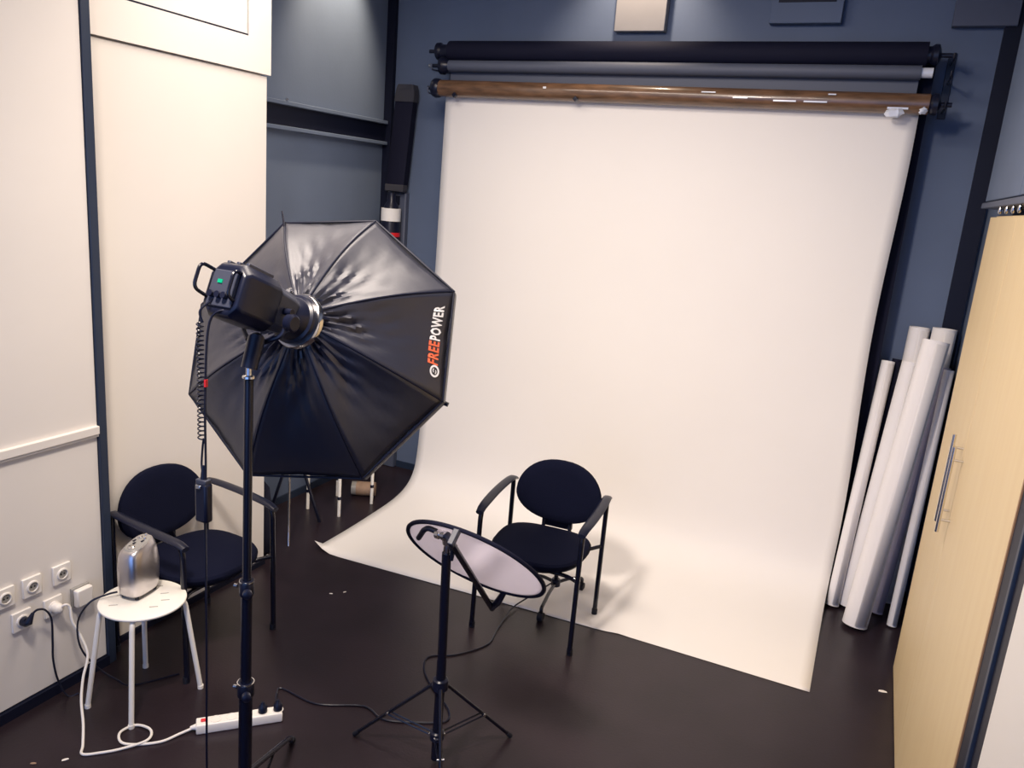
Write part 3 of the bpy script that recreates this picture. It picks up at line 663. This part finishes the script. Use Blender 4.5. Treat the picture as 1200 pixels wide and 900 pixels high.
# ------------------------------------------------------------------ stool and heater
SX, SY = -2.507, 2.128
sl = thing('stool', 'small round white stool with slotted seat and four thin legs by the wall', 'stool', (SX, SY, 0))
def seatdisc(b):
    lathe(b, (SX, SY, .436), (0,0,1), [(0,.160),(.004,.166),(.008,.168),(.012,.167),(.015,.163)], 56)
so_ = part(sl, 'seat', M_whitep, seatdisc)
cb = new()
a = math.radians(43); ca, sa = math.cos(a), math.sin(a)      # slots on the open side of the seat, some under the heater
X = V3((ca, sa, 0)); Y = V3((-sa, ca, 0))
for qx, qy in ((-2.421, 2.105), (-2.425, 2.168), (-2.470, 2.205), (-2.535, 2.235), (-2.60, 2.17), (-2.60, 2.10), (-2.56, 2.03)):
    obox(cb, (qx, qy, .445), (X, Y, V3((0,0,1))), .0165, .0042, .03)
me = bpy.data.meshes.new('cut'); cb.to_mesh(me); cb.free(); cut = bpy.data.objects.new('cut', me); COL.objects.link(cut); cut.location = (0,0,0)
md = so_.modifiers.new('b', 'BOOLEAN'); md.operation = 'DIFFERENCE'; md.object = cut; md.solver = 'EXACT'
bpy.context.view_layer.update()
dg = bpy.context.evaluated_depsgraph_get(); nm = bpy.data.meshes.new_from_object(so_.evaluated_get(dg)); so_.modifiers.clear(); so_.data = nm
bpy.data.objects.remove(cut)
for fx, fy in ((-2.635, 1.951), (-2.386, 1.951), (-2.352, 2.278), (-2.665, 2.265)):
    d = V3((fx-SX, fy-SY, 0)); dn = d.normalized()
    lg = part(sl, 'leg', M_whitep, lambda b: tube(b, rounded([V3((SX, SY, .430))+dn*.06, V3((SX, SY, .430))+dn*.158, V3((fx, fy, .006))], .03), .0105, 14))
    part(lg, 'foot', M_whitep, lambda b: cyl(b, (fx, fy, 0), (fx, fy, .015), .0125, 12))
ht = thing('fan_heater', 'silver rounded fan heater with slanted control panel standing on the white stool', 'heater', (SX-.03, SY+.0, .455))
HZ = .4565
hc = V3((-2.552, 2.150, HZ)); ha = math.radians(98); HX = V3((math.cos(ha), math.sin(ha), 0)); HY = V3((-math.sin(ha), math.cos(ha), 0))
def hring(z, lx, ly, e=.55, n=40, tilt=0):
    out = []
    for k in range(n):
        a = 2*math.pi*k/n; c, s = math.cos(a), math.sin(a)
        x = math.copysign(abs(c)**e, c)*lx; y = math.copysign(abs(s)**e, s)*ly
        out.append(hc+HX*x+HY*y+V3((0, 0, z+tilt*x)))
    return out
part(ht, 'body', M_silver, lambda b: loft(b, [hring(.012,.068,.046), hring(.02,.073,.051), hring(.06,.080,.056), hring(.13,.081,.056), hring(.180,.077,.052,.6,40,.02), hring(.207,.070,.046,.62,40,.12), hring(.221,.061,.038,.65,40,.22)]))
part(ht, 'control_panel', M_grill, lambda b: loft(b, [hring(.2205,.058,.035,.65,40,.22), hring(.225,.054,.031,.65,40,.22)]))
for x, y, r in ((-.035, .0, .014), (.03, .012, .010), (.03, -.012, .007), (.05, 0, .006)):
    part(ht, 'knob', M_chrome, lambda b: lathe(b, hc+HX*x+HY*y+V3((0,0,.223+.22*x)), (-.2*HX.x, -.2*HX.y, 1), [(0,r),(.006,r),(.009,r*.7)], 16))
for x, y in ((-.01, .008), (.012, -.014), (.005, .02)): part(ht, 'switch', M_plastic, lambda b: obox(b, hc+HX*x+HY*y+V3((0,0,.2255+.22*x)), (HX, HY, V3((0,0,1))), .007, .004, .002))
part(ht, 'base_rim', M_grill, lambda b: loft(b, [hring(.008,.064,.042), hring(.014,.070,.048)]))
for sx in (-1, 1):
    for sy in (-1, 1): part(ht, 'foot', M_rubber, lambda b: cyl(b, hc+HX*.050*sx+HY*.032*sy, hc+HX*.050*sx+HY*.032*sy+V3((0,0,.012)), .009, 10))
o = part(None, 'heater_cable', M_plastic, lambda b: tube(b, smooth_path([tuple(hc+HX*-.06+HY*.055+V3((0,0,.018))), tuple(hc+HX*-.09+HY*.085+V3((0,0,.012))), (-2.66, 2.00, .445), (-2.70, 1.975, .36), (-2.685, 1.97, .25), (-2.66, 2.02, .14), (-2.62, 2.08, .06), (-2.60, 2.14, .006), (-2.5, 2.3, .005)]), .004, 6))
tag(o, 'black cable drooping from the silver heater over the left edge of the stool', 'cable')

# ------------------------------------------------------------------ sockets on the left wall
def rot_plate(y, z, w=.04): pass
def socket(y, z, label, outlet=True):
    o = thing('wall_socket', label, 'socket', (XL, y, z), 'wall sockets low on the left wall')
    x = XL-.004
    part(o, 'plate', M_white, lambda b: box(b, x, x+.012, y-.039, y+.039, z-.041, z+.041), bevel=.003)
    if outlet:
        part(o, 'outlet_ring', M_white, lambda b: lathe(b, (x+.011, y, z), (1,0,0), [(0,.0245),(.006,.0245),(.0075,.022),(.0075,.019),(-.002,.0185)], 32))
        part(o, 'outlet_well', M_grill, lambda b: cyl(b, (x+.0115, y, z), (x+.0135, y, z), .0185, 24))
        for dy, dz in ((-.007, .0), (.007, 0)): part(o, 'pin_hole', M_hole, lambda b: cyl(b, (x+.013, y+dy, z+dz), (x+.0142, y+dy, z+dz), .004, 10))
        for s in (-1, 1): part(o, 'earth_clip', M_chrome, lambda b: box(b, x+.013, x+.0155, y-.002, y+.002, z+s*.0145-.002, z+s*.0145+.002))
    return o
socket(1.762, .528, 'empty wall socket cut by the left picture edge, upper row'); socket(1.872, .530, 'empty wall socket, middle of the upper row'); socket(2.000, .530, 'empty wall socket, rightmost of the upper row')
socket(1.822, .405, 'wall socket holding the black plug, lower row'); socket(1.955, .402, 'wall socket holding the round white plug, lower row')
o = thing('wall_cover_box', 'white boxy cover on the left wall beside the sockets, nearest the dark trim', 'wall box', (XL, 2.078, .40))
part(o, 'plate', M_grill, lambda b: box(b, XL-.004, XL+.012, 2.036, 2.116, .356, .442), bevel=.002)
part(o, 'cover', M_white, lambda b: box(b, XL+.010, XL+.038, 2.040, 2.114, .360, .438), bevel=.006)
o = thing('black_plug', 'black angled plug in the lower left wall socket', 'plug', (XL, 1.822, .405))
part(o, 'body', M_plastic, lambda b: tube(b, [(XL+.012, 1.822, .405), (XL+.034, 1.822, .405), (XL+.042, 1.824, .408), (XL+.044, 1.832, .425), (XL+.044, 1.842, .440)], [.019, .018, .015, .010, .006], 16))
part(o, 'cable', M_plastic, lambda b: tube(b, smooth_path([(XL+.044, 1.840, .438), (XL+.050, 1.858, .448), (XL+.056, 1.885, .435), (XL+.060, 1.905, .385), (XL+.058, 1.905, .28), (XL+.055, 1.905, .20), (XL+.055, 1.92, .10), (XL+.06, 1.955, .006), (XL+.08, 1.99, .005)]), .0042, 6))
ps = thing('power_strip', 'long white power strip with two black plugs lying on the floor behind the light stand', 'power strip', (-2.05, 2.19, 0))
e = (V3((-1.925, 2.300, 0))-V3((-2.158, 2.064, 0))); Lh = e.length/2; e.normalize(); g = V3((-e.y, e.x, 0)); pc = V3((-2.0415, 2.182, 0))
part(ps, 'body', M_white, lambda b: loft(b, [[pc+e*(sx*Lh)*k+g*(sy*.028)*k2+V3((0,0,z)) for sx, sy in ((-1,-1),(1,-1),(1,1),(-1,1))] for z, k, k2 in ((.001,.99,.95),(.006,1,1),(.036,1,1),(.042,.985,.88))]), bevel=.003)
for k in range(5):
    c = pc+e*(-Lh+.075+k*.060)+V3((0,0,.0425))
    part(ps, 'outlet', M_white, lambda b: lathe(b, c-V3((0,0,.002)), (0,0,1), [(0,.022),(.0035,.022),(.0035,.019),(.0005,.0185)], 24))
part(ps, 'switch', M_red, lambda b: obox(b, pc+e*(-Lh+.028)+V3((0,0,.045)), (e, g, V3((0,0,1))), .010, .007, .004), bevel=.002)
for k in (3, 4):
    c = pc+e*(-Lh+.075+k*.060)+V3((0,0,.043))
    o = part(None, 'strip_plug', M_plastic, lambda b: lathe(b, c+V3((0,0,.0005)), (0,0,1), [(0,.018),(.022,.018),(.030,.013),(.036,.008),(.045,.006)], 18))
    tag(o, 'black plug in the power strip, the one at its far end' if k == 4 else 'black plug in the power strip, second from its far end', 'plug', 'black plugs in the power strip')
ww = thing('white_plug_lead', 'white power strip lead with round plug, running down the wall and looping on the floor', 'cable', (XL, 1.955, .402))
part(ww, 'plug', M_white, lambda b: lathe(b, (XL+.012, 1.955, .402), (1,0,0), [(0,.021),(.02,.022),(.034,.018),(.040,.010)], 20))
part(ww, 'cable', M_white, lambda b: tube(b, smooth_path([(XL+.045, 1.957, .408), (XL+.058, 1.968, .420), (XL+.066, 1.982, .405), (XL+.080, 1.980, .345), (XL+.105, 1.995, .28), (XL+.155, 1.985, .215), (XL+.195, 1.930, .155), (XL+.245, 1.880, .10), (XL+.31, 1.835, .045), (XL+.37, 1.785, .008), (XL+.41, 1.752, .006), (XL+.46, 1.79, .006), (XL+.51, 1.845, .007), (-2.262, 1.920, .014), (-2.300, 1.968, .014), (-2.375, 1.965, .008), (-2.392, 1.905, .008), (-2.345, 1.868, .007), (-2.29, 1.885, .006), (-2.22, 1.945, .006), (-2.19, 2.01, .010), (-2.164, 2.056, .018)], 8), .0052, 8))
part(ww, 'strain_relief', M_white, lambda b: tube(b, [pc-e*(Lh+.022)+V3((0,0,.018)), pc-e*(Lh-.004)+V3((0,0,.020))], [.007, .014], 10))

# ------------------------------------------------------------------ things half hidden behind the softbox
t = thing('far_stool', 'stool with pale metal legs half hidden behind the softbox', 'stool', (-3.05, 4.3, 0))
for x, y in ((-2.975, 4.095), (-2.925, 4.40), (-3.20, 4.38), (-3.22, 4.08)):
    part(t, 'leg', M_whitep, lambda b: tube(b, rounded([(-3.07+( x+3.07)*.5, 4.24+(y-4.24)*.5, .47), (x, y, .44), (x, y, .0)], .04), .011, 10))
    part(t, 'leg_sleeve', M_plastic, lambda b: cyl(b, (x, y, .12), (x, y, .14), .0135, 10))
part(t, 'seat', M_plastic, lambda b: lathe(b, (-3.07, 4.24, .465), (0,0,1), [(0,.15),(.01,.17),(.03,.17),(.045,.15)], 32))
t = thing('cork_roll', 'small tan roll lying on the floor behind the softbox by the pale legs', 'roll', (-3.02, 4.50, 0))
part(t, 'roll', M_tan, lambda b: cyl(b, (-3.10, 4.47, .052), (-2.98, 4.53, .052), .05, 24))
part(t, 'end_sheet', M_grill, lambda b: cyl(b, (-3.13, 4.455, .052), (-3.10, 4.47, .052), .049, 24))
t = thing('folded_tripod', 'folded tripod with thin chrome legs standing behind the softbox', 'tripod', (-3.05, 3.7, 0))
part(t, 'leg', M_chrome, lambda b: tube(b, [(-2.95, 3.563, .0), (-3.08, 3.72, .62)], .007, 8))
part(t, 'leg', M_plastic, lambda b: tube(b, [(-3.25, 3.70, .0), (-3.06, 3.74, .62)], .010, 8))
part(t, 'leg', M_plastic, lambda b: tube(b, [(-3.02, 3.95, .0), (-3.09, 3.76, .62)], .010, 8))
part(t, 'head', M_plastic, lambda b: lathe(b, (-3.075, 3.74, .60), (0,0,1), [(0,.02),(.01,.035),(.06,.035),(.07,.02),(.11,.015)], 16))
t = thing('black_bag', 'soft black equipment bag on the floor just past the end of the cream wall', 'bag', (-3.08, 3.36, 0))
def bag(b):
    rings = []
    for z, s in ((0.002,.85),(.03,.97),(.15,1.0),(.30,.97),(.40,.86),(.45,.6)):
        rings.append([(-3.09+.125*s*math.copysign(abs(math.cos(a))**.6, math.cos(a))*(1+.04*math.sin(z*20)), 3.37+.11*s*math.copysign(abs(math.sin(a))**.6, math.sin(a)), z+.01*math.sin(3*a)*(z>.1)) for a in [2*math.pi*k/28 for k in range(28)]])
    loft(b, rings)
part(t, 'body', M_blackroll, bag)
part(t, 'strap', M_plastic, lambda b: tube(b, smooth_path([(-3.17, 3.34, .42), (-3.13, 3.34, .50), (-3.05, 3.34, .50), (-3.01, 3.34, .42)]), .010, 8))

# ------------------------------------------------------------------ paper scraps on the floor
for x, y, r, a, lab in ((-2.385, 3.236, .007, .3, 'white scrap on the dark floor left of the backdrop corner, the left one'), (-2.335, 3.290, .007, 1., 'white scrap on the dark floor left of the backdrop corner, the right one'),
        (.365, 3.90, .015, .1, 'white scrap on the floor against the foot of the wardrobe'), (-2.441, 1.705, .009, .9, 'white scrap on the floor inside the bend of the white cable'), (-2.52, 1.635, .008, .4, 'brownish scrap on the floor at the bottom left corner')):
    m = M_tan if 'brown' in lab else M_white
    def scrap(b):
        ca, sa = math.cos(a), math.sin(a)
        P = [(-1.4,-.5,0),(-.2,-.7,.3),(1.3,-.2,.1),(1.1,.5,.0),(.1,.6,.35),(-1.2,.4,.1)]
        lo_ = [b.verts.new((x+r*(px_*ca-py_*sa), y+r*(px_*sa+py_*ca), .0012+r*.25*h)) for px_, py_, h in P]
        hi_ = [b.verts.new((v.co.x, v.co.y, v.co.z+.0015)) for v in lo_]
        b.faces.new(lo_[::-1]); b.faces.new(hi_)
        for k in range(6): b.faces.new((lo_[k], lo_[(k+1) % 6], hi_[(k+1) % 6], hi_[k]))
    o = part(None, 'paper_scrap', m, scrap, smooth=False); tag(o, lab, 'scrap', 'scraps on the floor')
